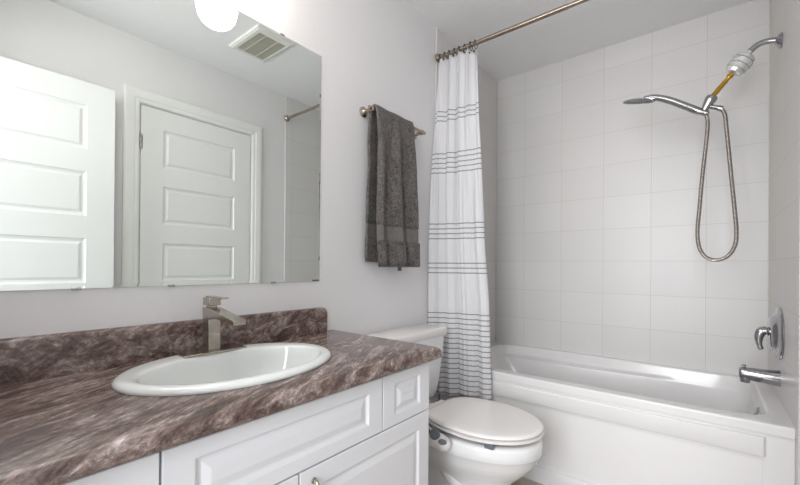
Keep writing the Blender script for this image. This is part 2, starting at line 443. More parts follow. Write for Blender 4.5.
for y0, y1, hy in ((0.024, 0.553, 0.510), (0.557, VE - 0.002, 0.597)):
    d = front('door_panel', y0, y1, FZ + 0.10, 0.5295, 0.055, 0.05)
    bm = bmesh.new()
    tube(bm, spline([(0.530, hy, 0.497), (0.542, hy, 0.496), (0.549, hy, 0.482), (0.550, hy, 0.455), (0.545, hy, 0.427), (0.530, hy, 0.424)], 5), 0.0048, 12)
    lathe(bm, (0.530, hy, 0.497), (1, 0, 0), [(0, 0.008), (0.003, 0.007)], 16); lathe(bm, (0.530, hy, 0.424), (1, 0, 0), [(0, 0.009), (0.004, 0.008)], 16)
    mk('handle', bm, M['nickel'], d, smooth=True, angle=50)

# countertop: rolled front edge, mitred rounded end, with an oval cut-out under the sink
ctop = thing('countertop', 'brown marbled laminate countertop with rounded edge and low backsplash', 'countertop', (0.28, 0.55, CT - 0.036))
SC = Vector((0.258, 0.547, 0)); SA, SB = 0.284, 0.208      # sink centre, half-length along y, half-width along x
CE, CX = 1.135, 0.562
bm = bmesh.new()
def counter_ring(inset, z):
    """rectangle outline with rounded front corner, sampled"""
    r = 0.022
    pts = []
    x1, y1 = CX - inset, CE - inset
    n = 40
    for k in range(n // 2): pts.append((x1 * k / (n // 2), Y0 + 0.002, z))
    for k in range(n + 1): pts.append((x1, Y0 + 0.002 + (y1 - r - Y0 - 0.002) * k / n, z))
    for k in range(1, 8):
        a = PI / 2 * k / 8; pts.append((x1 - r + r * math.cos(a), y1 - r + r * math.sin(a), z))
    for k in range(n // 2 + 1): pts.append(((x1 - r) * (1 - k / (n // 2)), y1, z))
    for k in range(1, n): pts.append((0.0, y1 + (Y0 + 0.002 - y1) * k / n, z))
    return pts
ER = 0.017; TH = 0.036
rings = [counter_ring(0.02, CT - TH), counter_ring(0.006, CT - TH)]
for k in range(1, 4): a = PI / 2 * k / 3; rings.append(counter_ring(0.006 - 0.006 * math.sin(a), CT - TH + 0.006 * (1 - math.cos(a))))
for k in range(0, 8): a = PI / 2 * k / 7; rings.append(counter_ring(ER * (1 - math.cos(a)), CT - ER + ER * math.sin(a)))
R = loft(bm, rings, True, False)
# top surface: bridge last ring to an ellipse hole
top = R[-1]; n = len(top)
ell = []
for v in top:
    d = Vector((v.co.x - SC.x, v.co.y - SC.y)); a = math.atan2(d.y / (SA - 0.02), d.x / (SB - 0.02))
    ell.append(bm.verts.new((SC.x + (SB - 0.02) * math.cos(a), SC.y + (SA - 0.02) * math.sin(a), CT)))
low = [bm.verts.new((v.co.x, v.co.y, CT - TH - 0.001)) for v in ell]
for i in range(n):
    k = (i + 1) % n
    bm.faces.new((top[i], top[k], ell[k], ell[i])); bm.faces.new((ell[i], ell[k], low[k], low[i]))
# remove the bottom cap so the bowl can hang through
for f in [f for f in bm.faces if len(f.verts) > 10]: bm.faces.remove(f)
mk('counter_slab', bm, M['counter'], ctop, smooth=True, angle=50)
bm = bmesh.new()
prof = [(0.001, CT - 0.002), (0.020, CT - 0.002), (0.020, 0.832), (0.0185, 0.8385), (0.014, 0.8425), (0.008, 0.844), (0.001, 0.845)]
ys = [Y0 + 0.002, 1.055, 1.064, 1.069, 1.071]
loft(bm, [[(x * (1 if i < 3 else 0.97), y, z - (0 if z < 0.8 else (0, 0, 0.002, 0.007, 0.012)[i])) for x, z in prof] for i, y in enumerate(ys)])
mk('backsplash', bm, M['counter'], ctop, smooth=True, angle=45)

# sink: oval drop-in with raised rim and rear deck
sink = thing('sink', 'white oval drop-in sink set in the brown countertop', 'sink', (SC.x, SC.y, CT))
bm = bmesh.new(); rings = []
def ering(cx, cy, bx_, ay, z, n=72): return [(cx + bx_ * math.cos(2 * PI * k / n), cy + ay * math.sin(2 * PI * k / n), z) for k in range(n)]
IC = (0.284, 0.543); IA, IB = 0.240, 0.156
for off, z in ((0.0, CT + 0.0005), (0.0015, CT + 0.004), (0.0, CT + 0.009), (-0.005, CT + 0.0135), (-0.012, CT + 0.0162), (-0.022, CT + 0.017)):
    rings.append(ering(SC.x, SC.y, SB + off, SA + off, z))
for t, z in ((0.5, 0.0165), (0.85, 0.0155), (0.96, 0.0135), (1.0, 0.009)):
    rings.append(ering(SC.x + (IC[0] - SC.x) * t, SC.y + (IC[1] - SC.y) * t, (SB - 0.022) * (1 - t) + IB * t, (SA - 0.022) * (1 - t) + IA * t, CT + z))
for s, z in ((0.985, 0.002), (0.975, -0.012), (0.95, -0.04), (0.90, -0.075), (0.80, -0.108), (0.62, -0.132), (0.38, -0.144), (0.13, -0.149)):
    rings.append(ering(IC[0] - 0.0 * s, IC[1], IB * s, IA * s, CT + z))
loft(bm, rings, False, False)
# overflow side: outer underside shell
R2_ = [ering(IC[0], IC[1], IB * s + 0.008, IA * s + 0.008, CT + z - 0.012) for s, z in ((1.0, 0.0), (0.95, -0.04), (0.80, -0.108), (0.38, -0.15))]
loft(bm, R2_, False, True)
mk('basin', bm, M['sinkwhite'], sink, smooth=True)
bm = bmesh.new(); lathe(bm, (IC[0], IC[1], CT - 0.152), (0, 0, 1), [(0, 0.026), (0.005, 0.026), (0.007, 0.021), (0.0055, 0.018), (0.004, 0.004)], 32)
mk('drain', bm, M['chrome'], sink, smooth=True, angle=40)

# faucet
fa = thing('faucet', 'square brushed nickel single lever faucet on the rear of the sink', 'faucet', (0.088, 0.553, CT + 0.017))
FXc, FYc, FZb = 0.088, 0.553, CT + 0.017
bm = bmesh.new(); box(bm, (0.044, 0.458, FZb - 0.004), (0.131, 0.645, FZb + 0.004)); mk('base_plate', bm, M['nickel'], fa, bevel=0.0015)
bm = bmesh.new(); box(bm, (FXc - 0.0205, FYc - 0.0185, FZb + 0.003), (FXc + 0.0205, FYc + 0.0185, 0.880))
mk('body', bm, M['nickel'], fa, bevel=0.002)
bm = bmesh.new()   # spout: flat wedge, deep at the body, thin at the lip
sp = []
for x, zt, zb in ((FXc - 0.021, 0.8905, 0.874), (FXc + 0.019, 0.8905, 0.855), (FXc + 0.06, 0.884, 0.862), (FXc + 0.165, 0.866, 0.852), (FXc + 0.168, 0.865, 0.852)):
    sp.append([(x, FYc - 0.019, zb), (x, FYc + 0.019, zb), (x, FYc + 0.019, zt), (x, FYc - 0.019, zt)])
loft(bm, sp); mk('spout', bm, M['nickel'], fa, bevel=0.0015)
bm = bmesh.new(); box(bm, (FXc - 0.012, FYc - 0.012, 0.889), (FXc + 0.012, FYc + 0.012, 0.898)); box(bm, (FXc - 0.021, FYc - 0.018, 0.897), (FXc + 0.021, FYc + 0.018, 0.921))
hd = mk('handle', bm, M['nickel'], fa, bevel=0.0015)
bm = bmesh.new(); box(bm, (FXc - 0.021, FYc - 0.010, 0.920), (FXc + 0.085, FYc + 0.010, 0.9245)); mk('lever', bm, M['nickel'], hd, bevel=0.001)

# mirror: frameless, narrow polished edge, small clips
mir = thing('mirror', 'large frameless wall mirror above the countertop backsplash', 'mirror', (0.0, 0.5, 0.955))
MY0, MY1, MZ0, MZ1 = -0.04, 1.040, 0.956, 1.904
bm = bmesh.new()
e = 0.007
rg = [[(0.0005, MY0, MZ0), (0.0005, MY1, MZ0), (0.0005, MY1, MZ1), (0.0005, MY0, MZ1)],
      [(0.0035, MY0, MZ0), (0.0035, MY1, MZ0), (0.0035, MY1, MZ1), (0.0035, MY0, MZ1)],
      [(0.0039, MY0 + e, MZ0 + e), (0.0039, MY1 - e, MZ0 + e), (0.0039, MY1 - e, MZ1 - e), (0.0039, MY0 + e, MZ1 - e)]]
loft(bm, rg); mk('mirror_glass', bm, M['mirror'], mir)
for cy, cz in ((0.245, MZ0), (0.47, MZ0), (0.82, MZ0), (0.85, MZ1), (0.3, MZ1)):
    s = 1 if cz == MZ0 else -1
    mk('clip', bx((0.0, cy - 0.010, cz - 0.003), (0.0055, cy + 0.010, cz + 0.003)), M['chrome'], mir, bevel=0.001)

# vanity light above the mirror
vl = thing('vanity_light', 'wall light with glowing opal glass shades above the mirror', 'lamp', (0.0, 0.35, 2.16))
mk('back_plate', bx((0.0, -0.04, 2.155), (0.03, 0.74, 2.225)), M['nickel'], vl, bevel=0.004)
for ly in (0.026, 0.350, 0.674):
    bm = bmesh.new()
    tube(bm, spline([(0.03, ly, 2.19), (0.09, ly, 2.195), (0.145, ly, 2.18), (0.16, ly, 2.135), (0.16, ly, 2.10)], 5), 0.009, 12)
    lathe(bm, (0.16, ly, 2.075), (0, 0, 1), [(0, 0.034), (0.03, 0.032), (0.04, 0.012)], 24)
    mk('arm', bm, M['nickel'], vl, smooth=True, angle=45)
    bm = bmesh.new()
    lathe(bm, (0.16, ly, 1.908), (0, 0, 1), [(0.0, 0.004), (0.001, 0.022), (0.007, 0.040), (0.018, 0.054), (0.035, 0.064), (0.065, 0.071), (0.10, 0.073), (0.13, 0.066), (0.155, 0.050), (0.170, 0.032)], 40)
    mk('shade', bm, M['shade'], vl, smooth=True)

# ceiling exhaust vent
vt = thing('ceiling_vent', 'white square exhaust vent grille on the ceiling', 'vent', (0.98, 1.36, CZ))
vx0, vx1, vy0, vy1 = 0.812, 1.165, 1.225, 1.48
bm = bmesh.new()
def rr(x0, x1, y0, y1, z): return [(x0, y0, z), (x1, y0, z), (x1, y1, z), (x0, y1, z)]
loft(bm, [rr(vx0, vx1, vy0, vy1, CZ), rr(vx0 + .003, vx1 - .003, vy0 + .003, vy1 - .003, CZ - 0.010), rr(vx0 + .02, vx1 - .02, vy0 + .018, vy1 - .018, CZ - 0.017), rr(vx0 + .045, vx1 - .04, vy0 + .038, vy1 - .030, CZ - 0.017), rr(vx0 + .046, vx1 - .041, vy0 + .039, vy1 - .031, CZ - 0.004)], False, False)
mk('frame', bm, M['ventw'], vt)
mk('backing', bx((vx0 + .03, vy0 + .03, CZ - 0.003), (vx1 - .03, vy1 - .025, CZ)), M['dark'], vt)
for i in range(22):
    x = vx0 + 0.050 + i * (vx1 - vx0 - 0.099) / 21
    mk('slat', bx((x - 0.0030, vy0 + .038, CZ - 0.0165), (x + 0.0016, vy1 - .030, CZ - 0.008)), M['slat'], vt)
for q in (0.33, 0.66):
    y = vy0 + (vy1 - vy0) * q
    mk('crossbar', bx((vx0 + .044, y - 0.002, CZ - 0.0168), (vx1 - .04, y + 0.002, CZ - 0.006)), M['slat'], vt)

# ------------------------------------------------------------------ towel bar and towel
tb = thing('towel_bar', 'brushed nickel towel bar on the wall beside the mirror', 'towel bar', (0.0, 1.5, 1.75))
bm = bmesh.new(); tube(bm, [(0.062, 1.272, 1.752), (0.062, 1.715, 1.752)], 0.0085, 16); mk('bar', bm, M['bronze'], tb, smooth=True, angle=50)
for y in (1.296, 1.692):
    bm = bmesh.new(); lathe(bm, (0.0, y, 1.750), (1, 0, 0), [(0, 0.025), (0.005, 0.025), (0.010, 0.018), (0.016, 0.011), (0.048, 0.009), (0.056, 0.0125), (0.068, 0.0125), (0.0725, 0.008)], 28)
    mk('post', bm, M['bronze'], tb, smooth=True, angle=50)

tw = thing('towel', 'dark grey terry bath towel folded over the towel bar', 'towel', (0.062, 1.47, 1.765))
def towel_strip(zlist, side, y0f, y1f, xoff, amp, ph, ny=46):
    """vertical cloth surface point grid"""
    rows = []
    for z in zlist:
        row = []
        dz = max(0, 1.765 - z)
        for j in range(ny + 1):
            s = j / ny
            y = y0f(z) + (y1f(z) - y0f(z)) * s
            g = min(1, dz / 0.25)
            w = amp * g * (math.sin(s * 2 * PI * 2.3 + ph + dz * 0.9) + 0.5 * math.sin(s * 2 * PI * 4.3 + ph * 2 - dz * 1.7))
            w -= (0.020 if side == 1 else 0.004) * g * (math.exp(-s / 0.035) + 0.6 * math.exp(-(1 - s) / 0.04))
            w += 0.004 * noise.noise(Vector((y * 9, z * 7, side * 3)))
            row.append((xoff(z) + w, y + 0.006 * g * math.sin(dz * 7 + s * 5), z))
        rows.append(row)
    return rows
def cloth(name, rows, thick, material, parent, sub=0):
    bm = bmesh.new()
    V = [[bm.verts.new(p) for p in r] for r in rows]
    for i in range(len(V) - 1):
        for j in range(len(V[0]) - 1):
            bm.faces.new((V[i][j], V[i + 1][j], V[i + 1][j + 1], V[i][j + 1]))
    o = mk(name, bm, material, parent, smooth=True, recalc=True)
    md = o.modifiers.new('solid', 'SOLIDIFY'); md.thickness = thick; md.offset = 0
    return o
fy0 = lambda z: interp(z, [1.0, 1.25, 1.6, 1.765], [1.318, 1.298, 1.298, 1.303])
fy1 = lambda z: interp(z, [1.0, 1.29, 1.47, 1.765], [1.617, 1.594, 1.578, 1.580])
fx = lambda z: interp(z, [1.0, 1.6, 1.74, 1.765], [0.098, 0.094, 0.084, 0.074])
bxx = lambda z: interp(z, [1.0, 1.6, 1.74, 1.765], [0.028, 0.030, 0.040, 0.050])
def zr(a, b, n): return [a + (b - a) * i / n for i in range(n + 1)]
# front leaf: upper pile, woven band, lower pile; back leaf the same
def leaf(y0f, y1f, xf, zs, side, amp, ph, mat_, name, th):
    return cloth(name, towel_strip(zs, side, y0f, y1f, xf, amp, ph), th, mat_, tw)
over = []
ny = 46
for k in range(9):
    a = PI * k / 8
    row = []
    for j in range(ny + 1):
        s = j / ny
        y = fy0(1.765) + (fy1(1.765) - fy0(1.765)) * s
        row.append((0.062 + 0.017 * math.cos(a), y, 1.752 + 0.017 * math.sin(a) + 0.0015 * math.sin(s * 14)))
    over.append(row)
front_rows = towel_strip(zr(1.735, 1.213, 36), 1, fy0, fy1, fx, 0.015, 0.6)
back_rows = towel_strip(zr(1.225, 1.735, 30), 2, lambda z: 1.300, lambda z: fy1(z) - 0.03, bxx, 0.0035, 1.9)
cloth('pile_body', back_rows + over[::-1] + front_rows, 0.013, M['towel'], tw)
b1 = cloth('woven_band', towel_strip(zr(1.215, 1.137, 8), 1, fy0, fy1, lambda z: fx(z) - 0.0005, 0.015, 0.6), 0.008, M['towelband'], tw)
b1['label'] = 'smooth lighter woven band'
for z in (1.208, 1.146):
    pass
cloth('lower_pile', towel_strip(zr(1.139, 1.024, 10), 1, fy0, lambda z: fy1(z) + 0.006, fx, 0.016, 0.6), 0.014, M['towel'], tw)
cloth('hem', towel_strip(zr(1.026, 1.017, 2), 1, fy0, lambda z: fy1(z) + 0.007, fx, 0.016, 0.6), 0.009, M['towelband'], tw)
by0 = lambda z: 1.300; by1 = lambda z: fy1(z) - 0.03
cloth('woven_band', towel_strip(zr(1.226, 1.150, 8), 2, by0, by1, bxx, 0.0035, 1.9), 0.008, M['towelband'], tw)
cloth('lower_pile', towel_strip(zr(1.152, 1.048, 10), 2, by0, by1, bxx, 0.0035, 1.9), 0.013, M['towel'], tw)
cloth('hem', towel_strip(zr(1.050, 1.040, 2), 2, by0, by1, bxx, 0.0035, 1.9), 0.009, M['towelband'], tw)
bm = bmesh.new(); box(bm, (0.052, 1.50, 0.997), (0.054, 1.53, 1.06)); ct_ = mk('care_tag', bm, M['towelband'], tw)

# ------------------------------------------------------------------ shower rod and curtain
RY, RZ = 1.917, 2.270
rod = thing('shower_rod', 'brushed nickel shower curtain rod spanning the tub alcove', 'curtain rod', (0.76, RY, RZ))
bm = bmesh.new(); tube(bm, [(0.009, RY, RZ), (0.75, RY, RZ)], 0.0125, 20); mk('rod', bm, M['bronze'], rod, smooth=True, angle=50)
bm = bmesh.new(); tube(bm, [(0.75, RY, RZ), (RX - 0.009, RY, RZ)], 0.0112, 20); mk('inner_rod', bm, M['bronze'], rod, smooth=True, angle=50)
for x, d in ((0.008, 1), (RX - 0.008, -1)):
    bm = bmesh.new(); lathe(bm, (x, RY, RZ), (d, 0, 0), [(0, 0.026), (0.006, 0.026), (0.014, 0.018), (0.022, 0.0145)], 28); mk('flange', bm, M['bronze'], rod, smooth=True, angle=40)

cur = thing('shower_curtain', 'white shower curtain with thin grey stripes bunched at the left wall', 'curtain', (0.17, RY, 0.295))
cr = [0.0, 0.145, 0.27, 0.47, 0.80, 1.0]
nu_, nz_ = 150, 110
TOPZ = 2.247
verts = []; uvs = []
for i in range(nz_ + 1):
    t = i / nz_
    zc = TOPZ + (0.303 - TOPZ) * t
    row = []
    for j in range(nu_ + 1):
        s = j / nu_
        xr = interp(zc, [0.3, 0.84, 1.12, 1.71, 1.85, 2.26], [0.372, 0.352, 0.325, 0.300, 0.292, 0.286])
        xl = 0.013
        x = xl + (xr - xl) * s
        # hooks pinch the cloth at the top into even pleats, lower down it falls in a few broad folds
        wt = max(0.0, min(1.0, (zc - 1.25) / 1.0)) ** 1.3
        seg = 0
        while seg < len(cr) - 2 and s > cr[seg + 1]: seg += 1
        q = (s - cr[seg]) / (cr[seg + 1] - cr[seg]); wd = cr[seg + 1] - cr[seg]
        broad = -(abs(math.sin(PI * q)) ** 0.75) * min(0.034, 0.12 * wd)
        fine = 0.024 * math.sin(2 * PI * 4.6 * s + 0.9) - 0.018
        small = 0.0025 * math.sin(2 * PI * 13 * s + zc * 1.3)
        y = 1.925 + (broad - 0.004) * (1 - wt) + fine * wt + small
        y -= interp(zc, [0.3, 0.83, 1.117, 1.52, 1.885, 2.243], [0.095, 0.095, 0.095, 0.078, 0.036, 0.0]) * max(0.0, 1 - s / 0.62) ** 1.2
        y = min(y, 1.938)
        x += 0.010 * wt * math.sin(2 * PI * 9.2 * s + 1.4) * math.sin(PI * s)
        zz = zc
        if s > 0.78: zz -= 0.035 * ((s - 0.78) / 0.22) ** 0.6 * max(0, 1 - t * 8)
        zz -= 0.012 * (0.5 - 0.5 * math.cos(2 * PI * 5 * s)) * max(0, 1 - t * 10)
        zz += (0.004 * math.sin(9 * s + 1) - 0.012 * (1 - s)) * t
        row.append((x, y, zz)); uvs.append((s, zz))
    verts.append(row)
bm = bmesh.new(); uvl = bm.loops.layers.uv.new('UVMap')
V = [[bm.verts.new(p) for p in r] for r in verts]
for i in range(nz_):
    for j in range(nu_):
        f = bm.faces.new((V[i][j], V[i + 1][j], V[i + 1][j + 1], V[i][j + 1]))
        for lp, (a, b) in zip(f.loops, ((i, j), (i + 1, j), (i + 1, j + 1), (i, j + 1))):
            lp[uvl].uv = (b / nu_, verts[a][b][2])
fab = mk('fabric', bm, M['curtain'], cur, smooth=True, recalc=False)
md = fab.modifiers.new('solid', 'SOLIDIFY'); md.thickness = 0.0012; md.offset = 0
for k, x in enumerate((0.030, 0.062, 0.094, 0.128, 0.160, 0.196, 0.232, 0.262)):
    bm = bmesh.new()
    pts = [(x, RY + 0.0195 * math.cos(a), RZ - 0.006 + (0.0245 if math.sin(a) < 0 else 0.022) * math.sin(a)) for a in [2 * PI * i / 20 for i in range(21)]]
    tube(bm, pts, 0.0019, 8, cap=False)
    for a in (0.9, PI - 0.9, 1.6):
        bmesh.ops.create_uvsphere(bm, u_segments=10, v_segments=6, radius=0.0042, matrix=Matrix.Translation((x, RY + 0.0195 * math.cos(a), RZ - 0.006 + 0.0215 * math.sin(a))))
    bmesh.ops.create_uvsphere(bm, u_segments=10, v_segments=6, radius=0.006, matrix=Matrix.Translation((x, RY - 0.018, RZ - 0.032 - (0.02 if k > 5 else 0))))
    mk('curtain_ring', bm, M['hookdark'], cur, smooth=True)

# ------------------------------------------------------------------ toilet
TY = 1.52
toi = thing('toilet', 'white two piece toilet between the vanity and the bathtub', 'toilet', (0.42, TY, FZ))
def egg(xb, xt, hw, z, n=64, taper=0.78, m=0.48, cy=TY, sq=1.0, rb=0.02):
    L_ = xt - xb; xm = xb + m * L_
    pts = []
    h = n // 2
    for k in range(h + 1):
        a = -PI / 2 + PI * k / h
        c, s = math.cos(a), math.sin(a)
        pts.append((xm + (xt - xm) * abs(c) ** sq * (1 if c >= 0 else -1), cy + hw * s, z))
    b = n - h - 1
    for k in range(1, b + 1):                       # back edge: squared-off with rounded corners
        a = PI / 2 + PI * k / (b + 1)
        c, s = math.cos(a), math.sin(a)
        e_ = 0.42
        yy = (abs(s) ** e_) * (1 if s > 0 else -1); xx = (abs(c) ** e_)
        w = hw * (1 - (1 - taper) * xx ** 2)
        pts.append((xm - (xm - xb) * xx, cy + w * yy, z))
    return pts
# bowl and pedestal, one lofted shell
rings = []
for z, xb, xt, hw, tp, mm in ((FZ, 0.15, 0.640, 0.118, 0.85, 0.5), (FZ + 0.02, 0.15, 0.640, 0.118, 0.85, 0.5), (FZ + 0.035, 0.155, 0.632, 0.108, 0.85, 0.5), (0.04, 0.16, 0.628, 0.102, 0.9, 0.5), (0.10, 0.17, 0.636, 0.104, 0.9, 0.5),
                              (0.135, 0.17, 0.655, 0.118, 0.85, 0.5), (0.165, 0.17, 0.688, 0.140, 0.8, 0.5), (0.20, 0.17, 0.722, 0.164, 0.8, 0.5), (0.235, 0.17, 0.746, 0.182, 0.8, 0.5), (0.262, 0.17, 0.757, 0.190, 0.8, 0.5),
                              (0.268, 0.17, 0.762, 0.194, 0.8, 0.5), (0.275, 0.17, 0.767, 0.198, 0.8, 0.5), (0.31, 0.17, 0.768, 0.199, 0.8, 0.5), (0.320, 0.17, 0.766, 0.197, 0.8, 0.5), (0.327, 0.172, 0.760, 0.192, 0.8, 0.5), (0.329, 0.18, 0.748, 0.182, 0.8, 0.5)):
    rings.append(egg(xb, xt, hw, z, taper=tp, m=mm))
for z, xb, xt, hw in ((0.328, 0.30, 0.725, 0.152), (0.30, 0.31, 0.715, 0.145), (0.20, 0.34, 0.66, 0.11), (0.13, 0.38, 0.58, 0.07)):
    rings.append(egg(xb, xt, hw, z))
bm = bmesh.new(); loft(bm, rings)
# trapway relief on each side of the pedestal
for sg in (-1, 1):
    P = [(0.58, TY + sg * 0.02, -0.02), (0.52, TY + sg * 0.055, 0.03), (0.44, TY + sg * 0.078, 0.10), (0.37, TY + sg * 0.088, 0.175), (0.30, TY + sg * 0.085, 0.19), (0.245, TY + sg * 0.085, 0.13), (0.235, TY + sg * 0.08, 0.03), (0.235, TY + sg * 0.075, -0.06)]
    tube(bm, spline(P, 6), 0.040, 18)
mk('bowl', bm, M['porcelain'], toi, smooth=True, angle=60)
bm = bmesh.new()
def rrect(x0, x1, y0, y1, z, r, n=6):
    pts = []
    for cx, cy, a0 in ((x1 - r, y1 - r, 0), (x0 + r, y1 - r, PI / 2), (x0 + r, y0 + r, PI), (x1 - r, y0 + r, 3 * PI / 2)):
        for k in range(n + 1): a = a0 + PI / 2 * k / n; pts.append((cx + r * math.cos(a), cy + r * math.sin(a), z))
    return pts
TKL, TKR = 1.268, 1.782
loft(bm, [rrect(0.040, 0.150, TKL + 0.075, TKR - 0.075, 0.338, 0.02), rrect(0.034, 0.160, TKL + 0.062, TKR - 0.062, 0.36, 0.025), rrect(0.030, 0.166, TKL + 0.05, TKR - 0.048, 0.42, 0.025),
          rrect(0.026, 0.172, TKL + 0.028, TKR - 0.026, 0.56, 0.025), rrect(0.024, 0.174, TKL + 0.014, TKR - 0.012, 0.655, 0.025)])
tank = mk('tank', bm, M['porcelain'], toi, smooth=True, angle=50)
bm = bmesh.new()
loft(bm, [rrect(0.020, 0.178, TKL + 0.006, TKR - 0.004, 0.655, 0.02), rrect(0.016, 0.183, TKL, TKR + 0.002, 0.663, 0.02), rrect(0.016, 0.183, TKL, TKR + 0.002, 0.688, 0.02), rrect(0.019, 0.180, TKL + 0.003, TKR - 0.001, 0.695, 0.02), rrect(0.026, 0.173, TKL + 0.01, TKR - 0.008, 0.698, 0.02)])
mk('tank_lid', bm, M['plastic'], toi, smooth=True, angle=50)
bm = bmesh.new(); box(bm, (0.172, TKL + 0.04, 0.60), (0.190, TKL + 0.065, 0.62)); box(bm, (0.186, TKL + 0.045, 0.602), (0.194, TKL + 0.12, 0.616))
mk('flush_lever', bm, M['chrome'], tank, bevel=0.003)
# seat ring and lid
bm = bmesh.new()
o_ = [(0.352, 0.30, 0.768, 0.196), (0.349, 0.298, 0.772, 0.200), (0.355, 0.298, 0.774, 0.202), (0.361, 0.298, 0.772, 0.200), (0.3635, 0.302, 0.768, 0.196)]
rings = [egg(xb, xt, hw, z) for z, xb, xt, hw in ((0.3495, 0.34, 0.70, 0.135), (0.3495, 0.30, 0.766, 0.195), (0.352, 0.297, 0.772, 0.201), (0.3580, 0.297, 0.773, 0.202), (0.3605, 0.30, 0.769, 0.198), (0.3605, 0.34, 0.70, 0.135))]
loft(bm, rings, False, False)
mk('seat', bm, M['plastic'], toi, smooth=True, angle=50)
bm = bmesh.new()
loft(bm, [egg(0.305, 0.755, 0.184, 0.3675), egg(0.297, 0.768, 0.197, 0.3680), egg(0.296, 0.771, 0.200, 0.3695), egg(0.296, 0.771, 0.200, 0.3735), egg(0.299, 0.767, 0.196, 0.3785), egg(0.310, 0.755, 0.185, 0.3808), egg(0.35, 0.70, 0.14, 0.3815), egg(0.42, 0.62, 0.07, 0.382)])
mk('seat_lid', bm, M['plastic'], toi, smooth=True, angle=50)
for sg in (-1, 1):
    bm = bmesh.new(); tube(bm, [(0.287, TY + sg * 0.075 - 0.03, 0.357), (0.287, TY + sg * 0.075 + 0.03, 0.357)], 0.012, 16)
    mk('seat_hinge', bm, M['plastic'], toi, smooth=True, angle=50)
for x, sg in ((0.63, -1), (0.63, 1), (0.40, 1)):
    bm = box(bmesh.new(), (x - 0.018, TY + sg * 0.166 - 0.008, 0.3285), (x + 0.018, TY + sg * 0.166 + 0.008, 0.350)); mk('seat_bumper', bm, M['greyplastic'], toi, bevel=0.002)

# bidet attachment: thin plate under the seat with a side control pod
bd = thing('bidet_attachment', 'white bidet attachment with grey knob on the side of the toilet bowl', 'bidet', (0.42, 1.29, 0.337))
bm = box(bmesh.new(), (0.215, TY - 0.19, 0.3330), (0.33, TY + 0.14, 0.3405)); mk('plate', bm, M['plastic'], bd, bevel=0.002)
bm = bmesh.new()
rings = []
for t, h, w in ((0.0, 0.020, 0.015), (0.03, 0.034, 0.024), (0.15, 0.042, 0.029), (0.5, 0.045, 0.031), (0.8, 0.040, 0.029), (0.95, 0.026, 0.020), (1.0, 0.010, 0.008)):
    x = 0.33 + 0.165 * t; zc = 0.349 - 0.020 * t
    rings.append([(x, 1.292 + w * math.cos(2 * PI * k / 24), zc - 0.005 + h * math.sin(2 * PI * k / 24) * (0.55 if math.sin(2 * PI * k / 24) > 0 else 1.0)) for k in range(24)])
loft(bm, rings); mk('control_pod', bm, M['plastic'], bd, smooth=True)
bm = bmesh.new(); lathe(bm, (0.435, 1.274, 0.354), (0.25, -0.75, 0.6), [(0, 0.021), (0.010, 0.0205), (0.014, 0.017), (0.015, 0.008)], 24)
k_ = mk('knob', bm, M['greyplastic'], bd, smooth=True, angle=40)
bm = bmesh.new(); lathe(bm, (0.398, 1.273, 0.359), (0.1, -0.75, 0.6), [(0, 0.013), (0.010, 0.012), (0.012, 0.006)], 20)
mk('knob', bm, M['greyplastic'], bd, smooth=True, angle=40)
bm = bmesh.new(); lathe(bm, (0.474, 1.268, 0.337), (0.35, -0.8, 0.45), [(0, 0.012), (0.004, 0.011), (0.0055, 0.005)], 20, sy=1.6, sdir=(0, 0, 1))
mk('badge', bm, M['greyplastic'], bd, smooth=True, angle=40)

# ------------------------------------------------------------------ bathtub
TF = 1.955; TR = 0.450; TX0, TX1 = 0.0085, RX - 0.0082; TB = YB - 0.0085
tub = thing('bathtub', 'white alcove bathtub with recessed panel apron under the shower', 'bathtub', (0.76, 2.35, FZ))
bm = bmesh.new()
n = 128
def sup(x0, x1, y0, y1, z, e_, arm=0.0, slope=0.0):
    cx, cy = (x0 + x1) / 2, (y0 + y1) / 2; a, b = (x1 - x0) / 2, (y1 - y0) / 2
    pts = []
    for k in range(n):
        t = 2 * PI * (k + 0.5) / n; c, s = math.cos(t), math.sin(t)
        x = cx + a * abs(c) ** (2 / e_) * (1 if c > 0 else -1); y = cy + b * abs(s) ** (2 / e_) * (1 if s > 0 else -1)
        if arm:
            g = 1 / (1 + math.exp((x - 0.80) / 0.022)) if y > cy else 1 / (1 + math.exp((x - 0.80) / 0.022))
            y += (-arm if y > cy else arm) * g * min(1, abs(y - cy) / b) ** 3
        pts.append((x, y, z))
    return pts
rings = [sup(TX0, TX1, TF + 0.012, TB, FZ, 400)]
rings += [sup(TX0, TX1, TF + 0.012, TB, TR - 0.04, 400), sup(TX0, TX1, TF + 0.0, TB, TR - 0.038, 400), sup(TX0, TX1, TF, TB, TR - 0.008, 400), sup(TX0, TX1, TF + 0.003, TB, TR - 0.002, 400), sup(TX0, TX1, TF + 0.009, TB, TR, 400)]
ix0, ix1, iy0, iy1 = TX0 + 0.07, TX1 - 0.062, TF + 0.072, TB - 0.045
rings += [sup(ix0 - 0.01, ix1 + 0.01, iy0 - 0.01, iy1 + 0.01, TR, 9), sup(ix0 - 0.003, ix1 + 0.003, iy0 - 0.003, iy1 + 0.003, TR - 0.003, 9), sup(ix0, ix1, iy0, iy1, TR - 0.010, 9)]
rings += [sup(ix0 + 0.02, ix1 - 0.004, iy0 + 0.006, iy1 - 0.006, TR - 0.050, 8), sup(ix0 + 0.028, ix1 - 0.007, iy0 + 0.010, iy1 - 0.010, TR - 0.064, 8, 0.004), sup(ix0 + 0.032, ix1 - 0.008, iy0 + 0.012, iy1 - 0.013, TR - 0.070, 8, 0.050), sup(ix0 + 0.036, ix1 - 0.009, iy0 + 0.012, iy1 - 0.015, TR - 0.078, 8, 0.058)]
